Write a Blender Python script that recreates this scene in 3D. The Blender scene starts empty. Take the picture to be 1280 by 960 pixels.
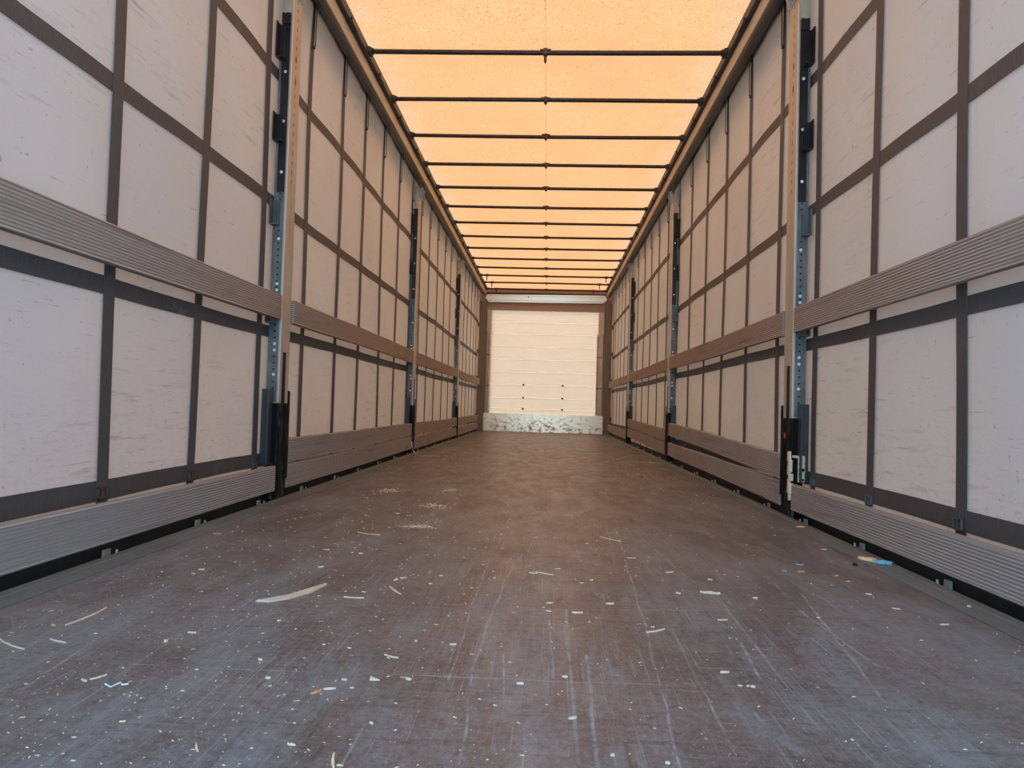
import bpy, bmesh, math, random
from mathutils import Vector, Matrix
scene = bpy.context.scene
C = scene.collection
rnd = random.Random(7)

# ---------------------------------------------------------------- camera
F, CX, CH, YAW, PIT, ROL = [897.1818, 0.069354, 0.47239, 0.049432, 0.030926, 0.029275]
def basis():
    cy, sy, cp, sp = math.cos(YAW), math.sin(YAW), math.cos(PIT), math.sin(PIT)
    fw = Vector((-sy, cy, 0)); rt = Vector((cy, sy, 0)); up = Vector((0, 0, 1))
    f2 = fw*cp + up*sp; u2 = up*cp - fw*sp
    cr, sr = math.cos(ROL), math.sin(ROL)
    return rt*cr + u2*sr, u2*cr - rt*sr, f2
r3, u3, f2 = basis()
cam_data = bpy.data.cameras.new('camera'); cam = bpy.data.objects.new('camera', cam_data); C.objects.link(cam)
cam_data.sensor_width = 36; cam_data.sensor_fit = 'HORIZONTAL'; cam_data.lens = F/1280*36; cam_data.clip_start = 0.02
cam.matrix_world = Matrix(((r3.x, u3.x, -f2.x, CX), (r3.y, u3.y, -f2.y, 0), (r3.z, u3.z, -f2.z, CH), (0, 0, 0, 1)))
scene.camera = cam

# ---------------------------------------------------------------- light
vs = scene.view_settings
vs.view_transform = 'Standard'; vs.look = 'None'; vs.gamma = 1; vs.use_curve_mapping = False; vs.exposure = 0.0
world = bpy.data.worlds.new('sky'); scene.world = world; world.use_nodes = True
wn = world.node_tree; wn.nodes.clear()
wo = wn.nodes.new('ShaderNodeOutputWorld'); wb = wn.nodes.new('ShaderNodeBackground')
wb.inputs["Color"].default_value = (0.38, 0.715, 1.0, 1); wb.inputs['Strength'].default_value = 3.8
wn.links.new(wb.outputs[0], wo.inputs[0])
sun_d = bpy.data.lights.new('sun', 'SUN'); sun_d.energy = 3.4; sun_d.angle = math.radians(3); sun_d.color = (1, 0.85, 0.65)
sun = bpy.data.objects.new('sun', sun_d); C.objects.link(sun)
sun.rotation_euler = Vector((0.12, -0.45, -1)).to_track_quat('-Z', 'Y').to_euler()
SEGS = [[[0.358, 2.892], [0.285, 1.37]], [[0.285, 1.37], [0.259, 0.977]], [[0.322, 2.884], [0.289, 2.2]], [[0.128, 1.695], [0.123, 0.968]], [[0.695, 2.967], [0.724, 2.213]], [[0.724, 2.213], [0.693, 1.782]], [[0.693, 1.782], [0.709, 1.401]], [[0.425, 2.745], [0.48, 2.109]], [[0.48, 2.109], [0.517, 1.818]], [[0.517, 1.818], [0.503, 1.362]], [[0.351, 1.611], [0.347, 1.27]], [[0.347, 1.27], [0.344, 1.028]], [[0.479, 1.511], [0.464, 1.321]], [[0.411, 1.167], [0.414, 0.993]], [[0.028, 2.504], [0.014, 1.836]], [[-0.02, 2.176], [-0.053, 1.325]], [[-0.053, 1.325], [-0.031, 0.952]], [[0.089, 1.608], [0.093, 1.274]], [[-0.857, 1.78], [-0.857, 1.583]], [[-0.625, 2.225], [-0.609, 1.602]], [[-0.087, 1.669], [0.655, 1.776]], [[-0.568, 1.711], [-0.348, 1.725]], [[-0.738, 1.239], [0.339, 1.265]], [[-0.752, 1.122], [-0.784, 1.354]], [[0.757, 1.965], [0.647, 1.262]], [[-0.098, 2.207], [-0.087, 1.24]], [[0.727, 2.182], [0.696, 1.736]], [[0.161, 1.392], [0.147, 0.965]], [[-0.004, 1.392], [0.017, 1.153]], [[0.093, 1.529], [0.274, 1.503]]]
CHIPS = [[-0.862, 1.892, 0.016], [-0.863, 1.939, 0.014], [-0.919, 1.426, 0.009], [-0.965, 1.373, 0.008], [-0.628, 1.421, 0.014], [-0.651, 1.364, 0.01], [-0.531, 1.025, 0.008], [-0.267, 0.983, 0.009], [-0.559, 2.024, 0.017], [-0.615, 2.265, 0.014], [-0.497, 2.226, 0.017], [-0.223, 1.887, 0.008], [-0.163, 1.241, 0.011], [-0.154, 1.235, 0.012], [-0.212, 1.224, 0.011], [0.087, 1.683, 0.018], [0.089, 1.751, 0.016], [0.037, 1.238, 0.009], [0.001, 1.145, 0.006], [-0.102, 1.421, 0.011], [-0.175, 1.059, 0.007], [0.043, 2.615, 0.012], [0.153, 1.68, 0.019], [0.235, 1.767, 0.017], [0.114, 2.125, 0.014], [0.114, 1.28, 0.012], [0.423, 1.895, 0.012], [0.482, 1.672, 0.017], [0.796, 2.216, 0.015], [0.845, 2.214, 0.02], [0.716, 1.726, 0.01], [0.938, 1.97, 0.014], [0.405, 1.337, 0.013], [0.417, 1.278, 0.008], [0.121, 1.112, 0.011], [0.172, 1.0, 0.007], [1.058, 2.596, 0.018], [1.149, 3.089, 0.033], [1.145, 1.88, 0.01], [0.945, 1.835, 0.015], [0.43, 1.276, 0.007], [0.438, 1.274, 0.007], [0.942, 2.111, 0.01], [0.937, 2.179, 0.008], [0.542, 2.062, 0.011], [0.205, 2.004, 0.013], [0.176, 1.963, 0.009], [0.223, 2.529, 0.008], [-0.084, 2.653, 0.012], [-0.554, 3.054, 0.017], [-0.061, 1.977, 0.008], [-0.186, 0.935, 0.008], [-0.679, 1.162, 0.011], [-0.389, 1.209, 0.009], [-0.372, 1.781, 0.01], [-0.489, 1.522, 0.01], [-0.436, 1.291, 0.007], [-0.296, 1.375, 0.006], [-0.349, 1.387, 0.006], [0.244, 0.986, 0.005], [0.528, 1.087, 0.006], [0.313, 1.594, 0.007], [0.614, 1.878, 0.009], [-0.111, 1.864, 0.008], [-0.209, 1.979, 0.008], [-0.177, 1.43, 0.006], [-0.239, 1.186, 0.006], [-0.261, 1.218, 0.007]]
STICKS = [[[-0.896, 1.429], [-0.891, 1.558], 0.003], [[-0.956, 1.33], [-0.876, 1.287], 0.002], [[-0.87, 1.347], [-0.827, 1.33], 0.003], [[-0.672, 1.166], [-0.658, 1.189], 0.003], [[-0.297, 1.152], [-0.285, 1.17], 0.005], [[-0.407, 1.726], [-0.357, 1.723], 0.005], [[-0.321, 1.845], [-0.277, 1.773], 0.005], [[-0.325, 1.908], [-0.315, 1.92], 0.006], [[-0.601, 2.581], [-0.511, 2.545], 0.004], [[0.031, 2.059], [0.056, 2.054], 0.004], [[0.051, 2.073], [0.101, 2.042], 0.005], [[-0.221, 1.345], [-0.192, 1.332], 0.003], [[0.279, 2.681], [0.347, 2.6], 0.006], [[0.338, 2.318], [0.366, 2.318], 0.005], [[0.483, 1.917], [0.533, 1.908], 0.01], [[0.294, 1.553], [0.337, 1.581], 0.004], [[-0.202, 0.963], [-0.192, 0.928], 0.005], [[-0.395, 0.971], [-0.382, 0.95], 0.003], [[0.984, 1.71], [1.005, 1.713], 0.006], [[-0.313, 1.933], [-0.296, 1.945], 0.004], [[-0.22, 1.234], [-0.201, 1.222], 0.002], [[-0.283, 1.174], [-0.264, 1.18], 0.003], [[0.429, 2.13], [0.454, 2.144], 0.005], [[0.225, 1.765], [0.246, 1.769], 0.006]]

# ---------------------------------------------------------------- materials
class NT:
    def __init__(s, name):
        s.m = bpy.data.materials.new(name); s.m.use_nodes = True
        s.t = s.m.node_tree; s.n = s.t.nodes; s.n.clear()
        s.out = s.n.new('ShaderNodeOutputMaterial')
        s.bsdf = s.n.new('ShaderNodeBsdfPrincipled')
        s.t.links.new(s.bsdf.outputs[0], s.out.inputs[0])
    def l(s, a, b): s.t.links.new(a, b)
    def node(s, typ, **kw):
        n = s.n.new(typ)
        for k, v in kw.items(): setattr(n, k, v)
        return n
    def pos(s, scale=(1, 1, 1), rot=(0, 0, 0), world=True):
        tc = s.node('ShaderNodeNewGeometry') if world else s.node('ShaderNodeTexCoord')
        mp = s.node('ShaderNodeMapping')
        mp.inputs['Scale'].default_value = scale; mp.inputs['Rotation'].default_value = rot
        s.l(tc.outputs['Position' if world else 'Object'], mp.inputs[0]); return mp.outputs[0]
    def noise(s, vec, scale=5, detail=4, rough=0.55, dist=0):
        n = s.node('ShaderNodeTexNoise'); n.inputs['Scale'].default_value = scale; n.inputs['Detail'].default_value = detail
        n.inputs['Roughness'].default_value = rough; n.inputs['Distortion'].default_value = dist
        s.l(vec, n.inputs['Vector']); return n.outputs['Fac']
    def ramp(s, fac, stops):
        r = s.node('ShaderNodeValToRGB'); e = r.color_ramp.elements
        while len(e) < len(stops): e.new(0.5)
        for el, (p, c) in zip(e, stops):
            el.position = p; el.color = (c, c, c, 1) if isinstance(c, (int, float)) else (*c, 1)
        s.l(fac, r.inputs[0]); return r.outputs[0]
    def mix(s, fac, a, b, mode='MIX'):
        m = s.node('ShaderNodeMix', data_type='RGBA', blend_type=mode)
        for sock, v in ((m.inputs[0], fac), (m.inputs[6], a), (m.inputs[7], b)):
            if isinstance(v, (int, float)): sock.default_value = v
            elif isinstance(v, tuple): sock.default_value = (*v, 1)
            else: s.l(v, sock)
        return m.outputs[2]
    def math(s, op, a, b=0.5, clamp=False):
        m = s.node('ShaderNodeMath', operation=op, use_clamp=clamp)
        for sock, v in ((m.inputs[0], a), (m.inputs[1], b)):
            if isinstance(v, (int, float)): sock.default_value = v
            else: s.l(v, sock)
        return m.outputs[0]
    def bump(s, h, strength=0.3, dist=0.01):
        b = s.node('ShaderNodeBump'); b.inputs['Strength'].default_value = strength; b.inputs['Distance'].default_value = dist
        s.l(h, b.inputs['Height']); s.l(b.outputs[0], s.bsdf.inputs['Normal'])
    def set(s, **kw):
        for k, v in kw.items():
            sock = s.bsdf.inputs[k.replace('_', ' ')]
            if isinstance(v, (int, float)): sock.default_value = v
            elif isinstance(v, tuple): sock.default_value = (*v, 1)
            else: s.l(v, sock)
        return s

def metal(name, c1, c2, rough=0.45, met=0.6, scale=18, stretch=(1, 1, 0.25)):
    t = NT(name); p = t.pos(stretch)
    n = t.noise(p, scale, 5, 0.65)
    t.set(Base_Color=t.ramp(n, [(0.3, c1), (0.7, c2)]), Metallic=met, Roughness=rough)
    t.bump(n, 0.15, 0.003); return t.m

def punched(m, along, across, c0, pitch, half_l, half_w, z0, z1, extra=()):
    # punched openings: dark slots repeated along local z
    t = m.node_tree; n = t.nodes; l = t.links
    bs = [k for k in n if k.type == 'BSDF_PRINCIPLED'][0]
    old = bs.inputs['Base Color'].links[0].from_socket
    tc = n.new('ShaderNodeTexCoord'); sp = n.new('ShaderNodeSeparateXYZ'); l.new(tc.outputs['Object'], sp.inputs[0])
    def mth(op, a, b):
        k = n.new('ShaderNodeMath'); k.operation = op
        for q, v in ((0, a), (1, b)):
            if isinstance(v, (int, float)): k.inputs[q].default_value = v
            else: l.new(v, k.inputs[q])
        return k.outputs[0]
    z = sp.outputs['Z']; a = sp.outputs[across]
    if across == 'X': a = mth('ABSOLUTE', a, 0.0)
    f = mth('MULTIPLY', mth('SUBTRACT', mth('FRACT', mth('DIVIDE', z, pitch), 0), 0.5), pitch)
    e = mth('ADD', mth('POWER', mth('DIVIDE', mth('ABSOLUTE', f, 0), half_l), 2.0), mth('POWER', mth('DIVIDE', mth('ABSOLUTE', mth('SUBTRACT', a, c0), 0), half_w), 2.0))
    k = mth('MULTIPLY', mth('LESS_THAN', e, 1.0), mth('MULTIPLY', mth('GREATER_THAN', z, z0), mth('LESS_THAN', z, z1)))
    for zc in extra:
        e2 = mth('ADD', mth('POWER', mth('DIVIDE', mth('ABSOLUTE', mth('SUBTRACT', z, zc), 0), 0.018), 2.0), mth('POWER', mth('DIVIDE', mth('ABSOLUTE', mth('SUBTRACT', a, c0), 0), 0.0085), 2.0))
        k = mth('MAXIMUM', k, mth('LESS_THAN', e2, 1.0))
    mx = n.new('ShaderNodeMix'); mx.data_type = 'RGBA'; l.new(k, mx.inputs[0]); l.new(old, mx.inputs[6]); mx.inputs[7].default_value = (0.012, 0.01, 0.009, 1)
    l.new(mx.outputs[2], bs.inputs['Base Color']); return m

def plain(name, c, rough=0.6, met=0.0):
    t = NT(name); n = t.noise(t.pos(), 30, 3)
    t.set(Base_Color=t.mix(n, tuple(v*0.85 for v in c), tuple(min(1, v*1.15) for v in c)), Roughness=rough, Metallic=met); return t.m

def curtain_material():
    t = NT('grey_pvc_curtain')
    big = t.noise(t.pos(), 1.3, 3)
    col = t.ramp(big, [(0.3, (0.50, 0.565, 0.615)), (0.7, (0.57, 0.635, 0.685))])
    # fine cloth mottling
    fine = t.noise(t.pos((1, 60, 90)), 3, 3, 0.7)
    col = t.mix(t.math('MULTIPLY', t.ramp(fine, [(0.4, 0.0), (0.75, 1.0)]), 0.18), col, (0.46, 0.46, 0.48))
    # scuffs rubbed along the length of the trailer by cargo
    sc = t.noise(t.pos((1, 2.2, 26), (0.06, 0, 0)), 1.6, 6, 0.72)
    where = t.noise(t.pos((1, 1, 1.2)), 1.1, 2)
    m = t.math('MULTIPLY', t.ramp(sc, [(0.55, 0.0), (0.70, 1.0)]), t.ramp(where, [(0.46, 0.0), (0.62, 1.0)]))
    col = t.mix(t.math('MULTIPLY', m, 0.5), col, (0.17, 0.16, 0.17))
    sc2 = t.noise(t.pos((1, 5, 90), (-0.06, 0, 0)), 1.5, 3, 0.6)
    m2 = t.ramp(sc2, [(0.66, 0.0), (0.74, 1.0)])
    col = t.mix(t.math('MULTIPLY', m2, 0.55), col, (0.1, 0.1, 0.11))
    sp = t.noise(t.pos((1, 1, 0.6)), 75, 2, 0.5)
    col = t.mix(t.math('MULTIPLY', t.ramp(sp, [(0.70, 0.0), (0.76, 1.0)]), 0.5), col, (0.1, 0.1, 0.1))
    # grime close to the deck
    sep = t.node('ShaderNodeSeparateXYZ'); g = t.node('ShaderNodeNewGeometry'); t.l(g.outputs['Position'], sep.inputs[0])
    mr = t.node('ShaderNodeMapRange'); mr.inputs['From Min'].default_value = 0.75; mr.inputs['From Max'].default_value = 0.2
    t.l(sep.outputs['Z'], mr.inputs['Value'])
    dirt = t.noise(t.pos((1, 14, 55)), 2.0, 7, 0.8, 0.6)
    m3 = t.math('MULTIPLY', t.ramp(dirt, [(0.54, 0.0), (0.72, 1.0)]), mr.outputs[0])
    col = t.mix(t.math('MULTIPLY', m3, 0.55), col, (0.14, 0.14, 0.15))
    t.set(Base_Color=col, Roughness=0.55, Specular_IOR_Level=0.3)
    t.bump(t.noise(t.pos((1, 1.5, 1.0)), 2.4, 3), 0.35, 0.02)
    tr = t.node('ShaderNodeBsdfTranslucent'); t.l(t.mix(1.0, col, (1.0, 0.33, 0.15), 'MULTIPLY'), tr.inputs['Color'])  # orange transmission tint added so the grey curtain glows warm
    mx = t.node('ShaderNodeMixShader'); mx.inputs[0].default_value = 0.20
    t.l(t.bsdf.outputs[0], mx.inputs[1]); t.l(tr.outputs[0], mx.inputs[2]); t.l(mx.outputs[0], t.out.inputs[0])
    return t.m

def strap_material():
    t = NT('dark_webbing')
    w = t.noise(t.pos((1, 260, 40)), 1, 2)
    st = t.noise(t.pos(), 6, 4, 0.7)
    col = t.ramp(w, [(0.3, (0.062, 0.058, 0.06)), (0.7, (0.088, 0.082, 0.083))])
    col = t.mix(t.math('MULTIPLY', t.ramp(st, [(0.62, 0.0), (0.75, 1.0)]), 0.35), col, (0.25, 0.25, 0.26))
    t.set(Base_Color=col, Roughness=0.6); return t.m

def wood_material(name, ridge, groove, dirt, pitch=0.0098, zoff=0.0):
    t = NT(name)
    tc = t.node('ShaderNodeTexCoord'); sep = t.node('ShaderNodeSeparateXYZ'); t.l(tc.outputs['Object'], sep.inputs[0])
    ph = t.math('FRACT', t.math('DIVIDE', sep.outputs['Z'], pitch))
    tri = t.math('ABSOLUTE', t.math('SUBTRACT', ph, 0.5))
    mp = t.node('ShaderNodeMapping'); mp.inputs['Scale'].default_value = (8, 1.3, 45); t.l(tc.outputs['Object'], mp.inputs[0])
    oi = t.node('ShaderNodeObjectInfo'); add = t.node('ShaderNodeVectorMath', operation='ADD'); t.l(mp.outputs[0], add.inputs[0])
    cmb = t.node('ShaderNodeCombineXYZ'); t.l(t.math('MULTIPLY', oi.outputs['Random'], 40.0), cmb.inputs[1]); t.l(cmb.outputs[0], add.inputs[1])
    grain = t.noise(add.outputs[0], 3, 5, 0.7)
    blot = t.noise(add.outputs[0], 0.9, 4, 0.6)
    col = t.mix(t.ramp(tri, [(0.16, 1.0), (0.34, 0.0)]), groove, ridge)
    col = t.mix(t.math('MULTIPLY', t.ramp(grain, [(0.35, 0.0), (0.7, 1.0)]), 0.55), col, dirt)
    col = t.mix(t.math('MULTIPLY', t.ramp(blot, [(0.56, 0.0), (0.72, 1.0)]), 0.6), col, tuple(v*0.45 for v in dirt))
    spk = t.noise(add.outputs[0], 14, 2, 0.5)
    col = t.mix(t.math('MULTIPLY', t.ramp(spk, [(0.68, 0.0), (0.74, 1.0)]), 0.5), col, (0.33, 0.3, 0.27))
    t.set(Base_Color=col, Roughness=0.68, Specular_IOR_Level=0.35)
    t.bump(grain, 0.3, 0.002); return t.m

def floor_material():
    t = NT('brown_phenolic_deck')
    base = t.noise(t.pos((1.0, 1.6, 1)), 1.5, 6, 0.68)
    col = t.ramp(base, [(0.28, (0.062, 0.046, 0.046)), (0.5, (0.118, 0.096, 0.094)), (0.72, (0.185, 0.160, 0.158))])
    # worn grey veil, with bluish skylight reflection put into its colour
    veil = t.noise(t.pos((2.2, 0.7, 1), (0, 0, 0.1)), 1.7, 8, 0.78, 0.4)
    col = t.mix(t.math('MULTIPLY', t.ramp(veil, [(0.45, 0.0), (0.58, 1.0)]), 0.6), col, (0.19, 0.215, 0.24))
    # cross grain rubbing
    cross = t.noise(t.pos((2.2, 26, 1)), 1.6, 6, 0.75)
    col = t.mix(t.math('MULTIPLY', t.ramp(cross, [(0.54, 0.0), (0.70, 1.0)]), 0.7), col, (0.036, 0.026, 0.028))
    cross2 = t.noise(t.pos((3, 60, 1), (0, 0, 0.01)), 1.6, 5, 0.7)
    col = t.mix(t.math('MULTIPLY', t.ramp(cross2, [(0.56, 0.0), (0.68, 1.0)]), 0.5), col, (0.24, 0.24, 0.25))
    grit = t.noise(t.pos((1, 0.6, 1)), 120, 4, 0.8)
    col = t.mix(t.math('MULTIPLY', t.ramp(grit, [(0.5, 0.0), (0.66, 1.0)]), 0.45), col, (0.27, 0.27, 0.275))
    grit2 = t.noise(t.pos((1, 1.3, 1)), 48, 4, 0.75)
    col = t.mix(t.math('MULTIPLY', t.ramp(grit2, [(0.5, 0.0), (0.66, 1.0)]), 0.5), col, (0.035, 0.027, 0.03))
    # fine scratches along the trailer at slightly different angles
    for ang, sx, th, k in ((0.0, 260, 0.62, 0.65), (0.05, 170, 0.65, 0.65), (0.13, 240, 0.64, 0.65), (-0.09, 200, 0.64, 0.65), (0.35, 180, 0.70, 0.5), (-0.45, 200, 0.71, 0.45)):
        s_ = t.noise(t.pos((sx, 3.0, 1), (0, 0, ang)), 1.0, 2, 0.5)
        w_ = t.ramp(t.noise(t.pos((1.3, 0.9, 1), (0, 0, ang*3)), 2.1, 3), [(0.42, 0.0), (0.62, 1.0)])
        col = t.mix(t.math('MULTIPLY', t.math('MULTIPLY', t.ramp(s_, [(th, 0.0), (th+0.05, 1.0)]), w_), k), col, (0.30, 0.32, 0.345))
    drk = t.noise(t.pos((90, 3.0, 1), (0, 0, 0.2)), 1.0, 3, 0.5)
    col = t.mix(t.math('MULTIPLY', t.ramp(drk, [(0.62, 0.0), (0.72, 1.0)]), 0.45), col, (0.022, 0.017, 0.02))
    # blue-grey scrub patches near the opening
    pa = t.noise(t.pos((3.2, 1.6, 1), (0, 0, 0.5)), 1.3, 7, 0.8)
    col = t.mix(t.math('MULTIPLY', t.ramp(pa, [(0.53, 0.0), (0.62, 1.0)]), 0.5), col, (0.19, 0.225, 0.25))
    # dust speckle
    sp = t.noise(t.pos(), 230, 2, 0.6)
    spw = t.noise(t.pos(), 2.0, 3)
    sm = t.math('MULTIPLY', t.ramp(sp, [(0.62, 0.0), (0.69, 1.0)]), t.ramp(spw, [(0.35, 0.25), (0.6, 1.0)]))
    col = t.mix(t.math('MULTIPLY', sm, 0.6), col, (0.42, 0.40, 0.36))
    # individually placed long scratches and board joints
    g = bpy.data.node_groups.new('scratch_line', 'ShaderNodeTree')
    for nm, ty in (('P', 'NodeSocketVector'), ('A', 'NodeSocketVector'), ('BA', 'NodeSocketVector'), ('Inv', 'NodeSocketFloat'), ('W', 'NodeSocketFloat')):
        g.interface.new_socket(nm, in_out='INPUT', socket_type=ty)
    g.interface.new_socket('D', in_out='OUTPUT', socket_type='NodeSocketFloat')
    gi = g.nodes.new('NodeGroupInput'); go = g.nodes.new('NodeGroupOutput')
    def vm(op, a, b=None, sc=None):
        n = g.nodes.new('ShaderNodeVectorMath'); n.operation = op; g.links.new(a, n.inputs[0])
        if b is not None: g.links.new(b, n.inputs[1])
        if sc is not None: g.links.new(sc, n.inputs['Scale'])
        return n
    pa_ = vm('SUBTRACT', gi.outputs['P'], gi.outputs['A']).outputs[0]
    dt = vm('DOT_PRODUCT', pa_, gi.outputs['BA']).outputs['Value']
    mm = g.nodes.new('ShaderNodeMath'); mm.operation = 'MULTIPLY'; mm.use_clamp = True
    g.links.new(dt, mm.inputs[0]); g.links.new(gi.outputs['Inv'], mm.inputs[1])
    pr = vm('SCALE', gi.outputs['BA'], None, mm.outputs[0]).outputs[0]
    df = vm('SUBTRACT', pa_, pr).outputs[0]
    ln = vm('LENGTH', df).outputs['Value']
    dv = g.nodes.new('ShaderNodeMath'); dv.operation = 'DIVIDE'; g.links.new(ln, dv.inputs[0]); g.links.new(gi.outputs['W'], dv.inputs[1])
    ivt = g.nodes.new('ShaderNodeMath'); ivt.operation = 'SUBTRACT'; ivt.use_clamp = True; ivt.inputs[0].default_value = 1.0
    g.links.new(dv.outputs[0], ivt.inputs[1]); g.links.new(ivt.outputs[0], go.inputs[0])
    gp = t.node('ShaderNodeNewGeometry')
    wob = t.node('ShaderNodeTexNoise'); wob.inputs['Scale'].default_value = 4; t.l(gp.outputs['Position'], wob.inputs['Vector'])
    wv = t.node('ShaderNodeVectorMath', operation='SCALE'); wv.inputs['Scale'].default_value = 0.02; t.l(wob.outputs['Color'], wv.inputs[0])
    pv = t.node('ShaderNodeVectorMath', operation='ADD'); t.l(gp.outputs['Position'], pv.inputs[0]); t.l(wv.outputs[0], pv.inputs[1])
    acc = None
    for i, (a, b) in enumerate(SEGS):
        n = t.node('ShaderNodeGroup'); n.node_tree = g
        ba = (b[0]-a[0], b[1]-a[1], 0); q = ba[0]**2+ba[1]**2
        n.inputs['A'].default_value = (a[0]+.010, a[1]+.010, 0.010); n.inputs['BA'].default_value = ba; n.inputs['Inv'].default_value = 1/q
        n.inputs['W'].default_value = 0.0032 if i % 3 else 0.0046
        t.l(pv.outputs[0], n.inputs['P'])
        acc = n.outputs[0] if acc is None else t.math('MAXIMUM', acc, n.outputs[0])
    brk = t.noise(t.pos((30, 30, 1)), 1.0, 4, 0.7)
    col = t.mix(t.math('MULTIPLY', acc, t.ramp(brk, [(0.38, 0.15), (0.6, 0.9)])), col, (0.34, 0.37, 0.40))
    rg = t.ramp(t.noise(t.pos((6, 2, 1)), 2.0, 5), [(0.3, 0.34), (0.7, 0.52)])
    t.set(Base_Color=col, Roughness=rg, Specular_IOR_Level=0.5)
    t.bump(t.noise(t.pos((12, 26, 1)), 2.2, 5, 0.7), 0.2, 0.004)
    return t.m

def tarp_material():
    t = NT('translucent_roof_tarp')
    n1 = t.noise(t.pos((1, 1, 1)), 1.6, 5, 0.6)
    weave = t.noise(t.pos((1, 1, 1)), 105, 3, 0.7)
    wv = t.node('ShaderNodeTexWave', wave_type='BANDS', bands_direction='DIAGONAL'); wv.inputs['Scale'].default_value = 17; wv.inputs['Distortion'].default_value = 5.0
    t.l(t.pos((1, 1.8, 1)), wv.inputs['Vector'])
    col = t.ramp(n1, [(0.3, TARP_A), (0.7, TARP_B)])
    col = t.mix(t.math('MULTIPLY', t.ramp(weave, [(0.36, 1.0), (0.56, 0.0)]), 0.85), col, (0.28, 0.13, 0.05))
    col = t.mix(t.math('MULTIPLY', wv.outputs['Fac'], 0.16), col, (0.3, 0.15, 0.06))  # wrinkle shading put into the colour as diagonal bands
    # greyish dusty zones along the rails and by the middle seam
    sep = t.node('ShaderNodeSeparateXYZ'); g = t.node('ShaderNodeNewGeometry'); t.l(g.outputs['Position'], sep.inputs[0])
    ax = t.math('ABSOLUTE', sep.outputs['X'])
    mr = t.node('ShaderNodeMapRange'); mr.inputs['From Min'].default_value = 0.92; mr.inputs['From Max'].default_value = 1.08; t.l(ax, mr.inputs['Value'])
    dn = t.noise(t.pos((1.5, 3, 1)), 2.5, 4)
    col = t.mix(t.math('MULTIPLY', t.math('MULTIPLY', mr.outputs[0], t.ramp(dn, [(0.4, 0.2), (0.6, 1.0)])), 0.45), col, (0.38, 0.25, 0.15))
    st = t.noise(t.pos((1.2, 2.2, 1)), 2.6, 5, 0.75)
    col = t.mix(t.math('MULTIPLY', t.ramp(st, [(0.62, 0.0), (0.72, 1.0)]), 0.3), col, (0.28, 0.17, 0.08))
    # middle seam
    sm = t.ramp(t.math('ABSOLUTE', t.math('SUBTRACT', sep.outputs['X'], 0.0)), [(0.002, 1.0), (0.004, 0.0)])
    col = t.mix(t.math('MULTIPLY', sm, 0.55), col, (0.2, 0.08, 0.03))
    tr = t.node('ShaderNodeBsdfTranslucent'); t.l(col, tr.inputs['Color'])
    df = t.node('ShaderNodeBsdfDiffuse'); df.inputs['Color'].default_value = (0.62, 0.5, 0.38, 1)
    b = t.node('ShaderNodeBump'); b.inputs['Strength'].default_value = 0.25; b.inputs['Distance'].default_value = 0.01
    t.l(t.noise(t.pos(), 8, 4), b.inputs['Height']); t.l(b.outputs[0], tr.inputs['Normal']); t.l(b.outputs[0], df.inputs['Normal'])
    mx = t.node('ShaderNodeMixShader'); mx.inputs[0].default_value = 0.25
    t.l(tr.outputs[0], mx.inputs[1]); t.l(df.outputs[0], mx.inputs[2]); t.l(mx.outputs[0], t.out.inputs[0])
    return t.m
TARP_A = (0.79, 0.236, 0.084); TARP_B = (0.85, 0.274, 0.108)

def board_material(name='white_bulkhead_board', thru=0.38):
    t = NT(name)
    n = t.noise(t.pos((1, 1, 3)), 3.5, 5, 0.7)
    col = t.ramp(n, [(0.3, (0.80, 0.74, 0.68)), (0.7, (0.86, 0.80, 0.74))])
    s_ = t.noise(t.pos((4, 1, 9)), 3, 5, 0.75)
    col = t.mix(t.math('MULTIPLY', t.ramp(s_, [(0.62, 0.0), (0.74, 1.0)]), 0.3), col, (0.45, 0.34, 0.27))
    t.set(Base_Color=col, Roughness=0.45)
    tr = t.node('ShaderNodeBsdfTranslucent'); t.l(t.mix(1.0, col, (1.0, 0.56, 0.355), 'MULTIPLY'), tr.inputs['Color'])  # warm translucency added to make the bulkhead glow brighter
    mx = t.node('ShaderNodeMixShader'); mx.inputs[0].default_value = thru
    t.l(t.bsdf.outputs[0], mx.inputs[1]); t.l(tr.outputs[0], mx.inputs[2]); t.l(mx.outputs[0], t.out.inputs[0])
    return t.m

def kick_material():
    t = NT('scuffed_aluminium')
    n = t.noise(t.pos((3, 1, 5)), 4, 7, 0.8)
    sep = t.node('ShaderNodeSeparateXYZ'); g = t.node('ShaderNodeNewGeometry'); t.l(g.outputs['Position'], sep.inputs[0])
    mr = t.node('ShaderNodeMapRange'); mr.inputs['From Min'].default_value = 0.34; mr.inputs['From Max'].default_value = 0.08; t.l(sep.outputs['Z'], mr.inputs['Value'])
    m = t.math('MULTIPLY', t.ramp(n, [(0.52, 0.0), (0.62, 1.0)]), mr.outputs[0])
    col = t.mix(m, (1.0, 0.74, 0.50), (0.26, 0.25, 0.22))
    sp = t.noise(t.pos((4, 1, 4)), 14, 3, 0.6)
    col = t.mix(t.math('MULTIPLY', t.ramp(sp, [(0.62, 0.0), (0.7, 1.0)]), 0.6), col, (0.25, 0.25, 0.22))
    t.set(Base_Color=col, Roughness=t.mix(m, (0.26, 0.26, 0.26), (0.7, 0.7, 0.7)), Metallic=0.7); t.bump(t.noise(t.pos(), 9, 3), 0.12, 0.01); return t.m

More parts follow.
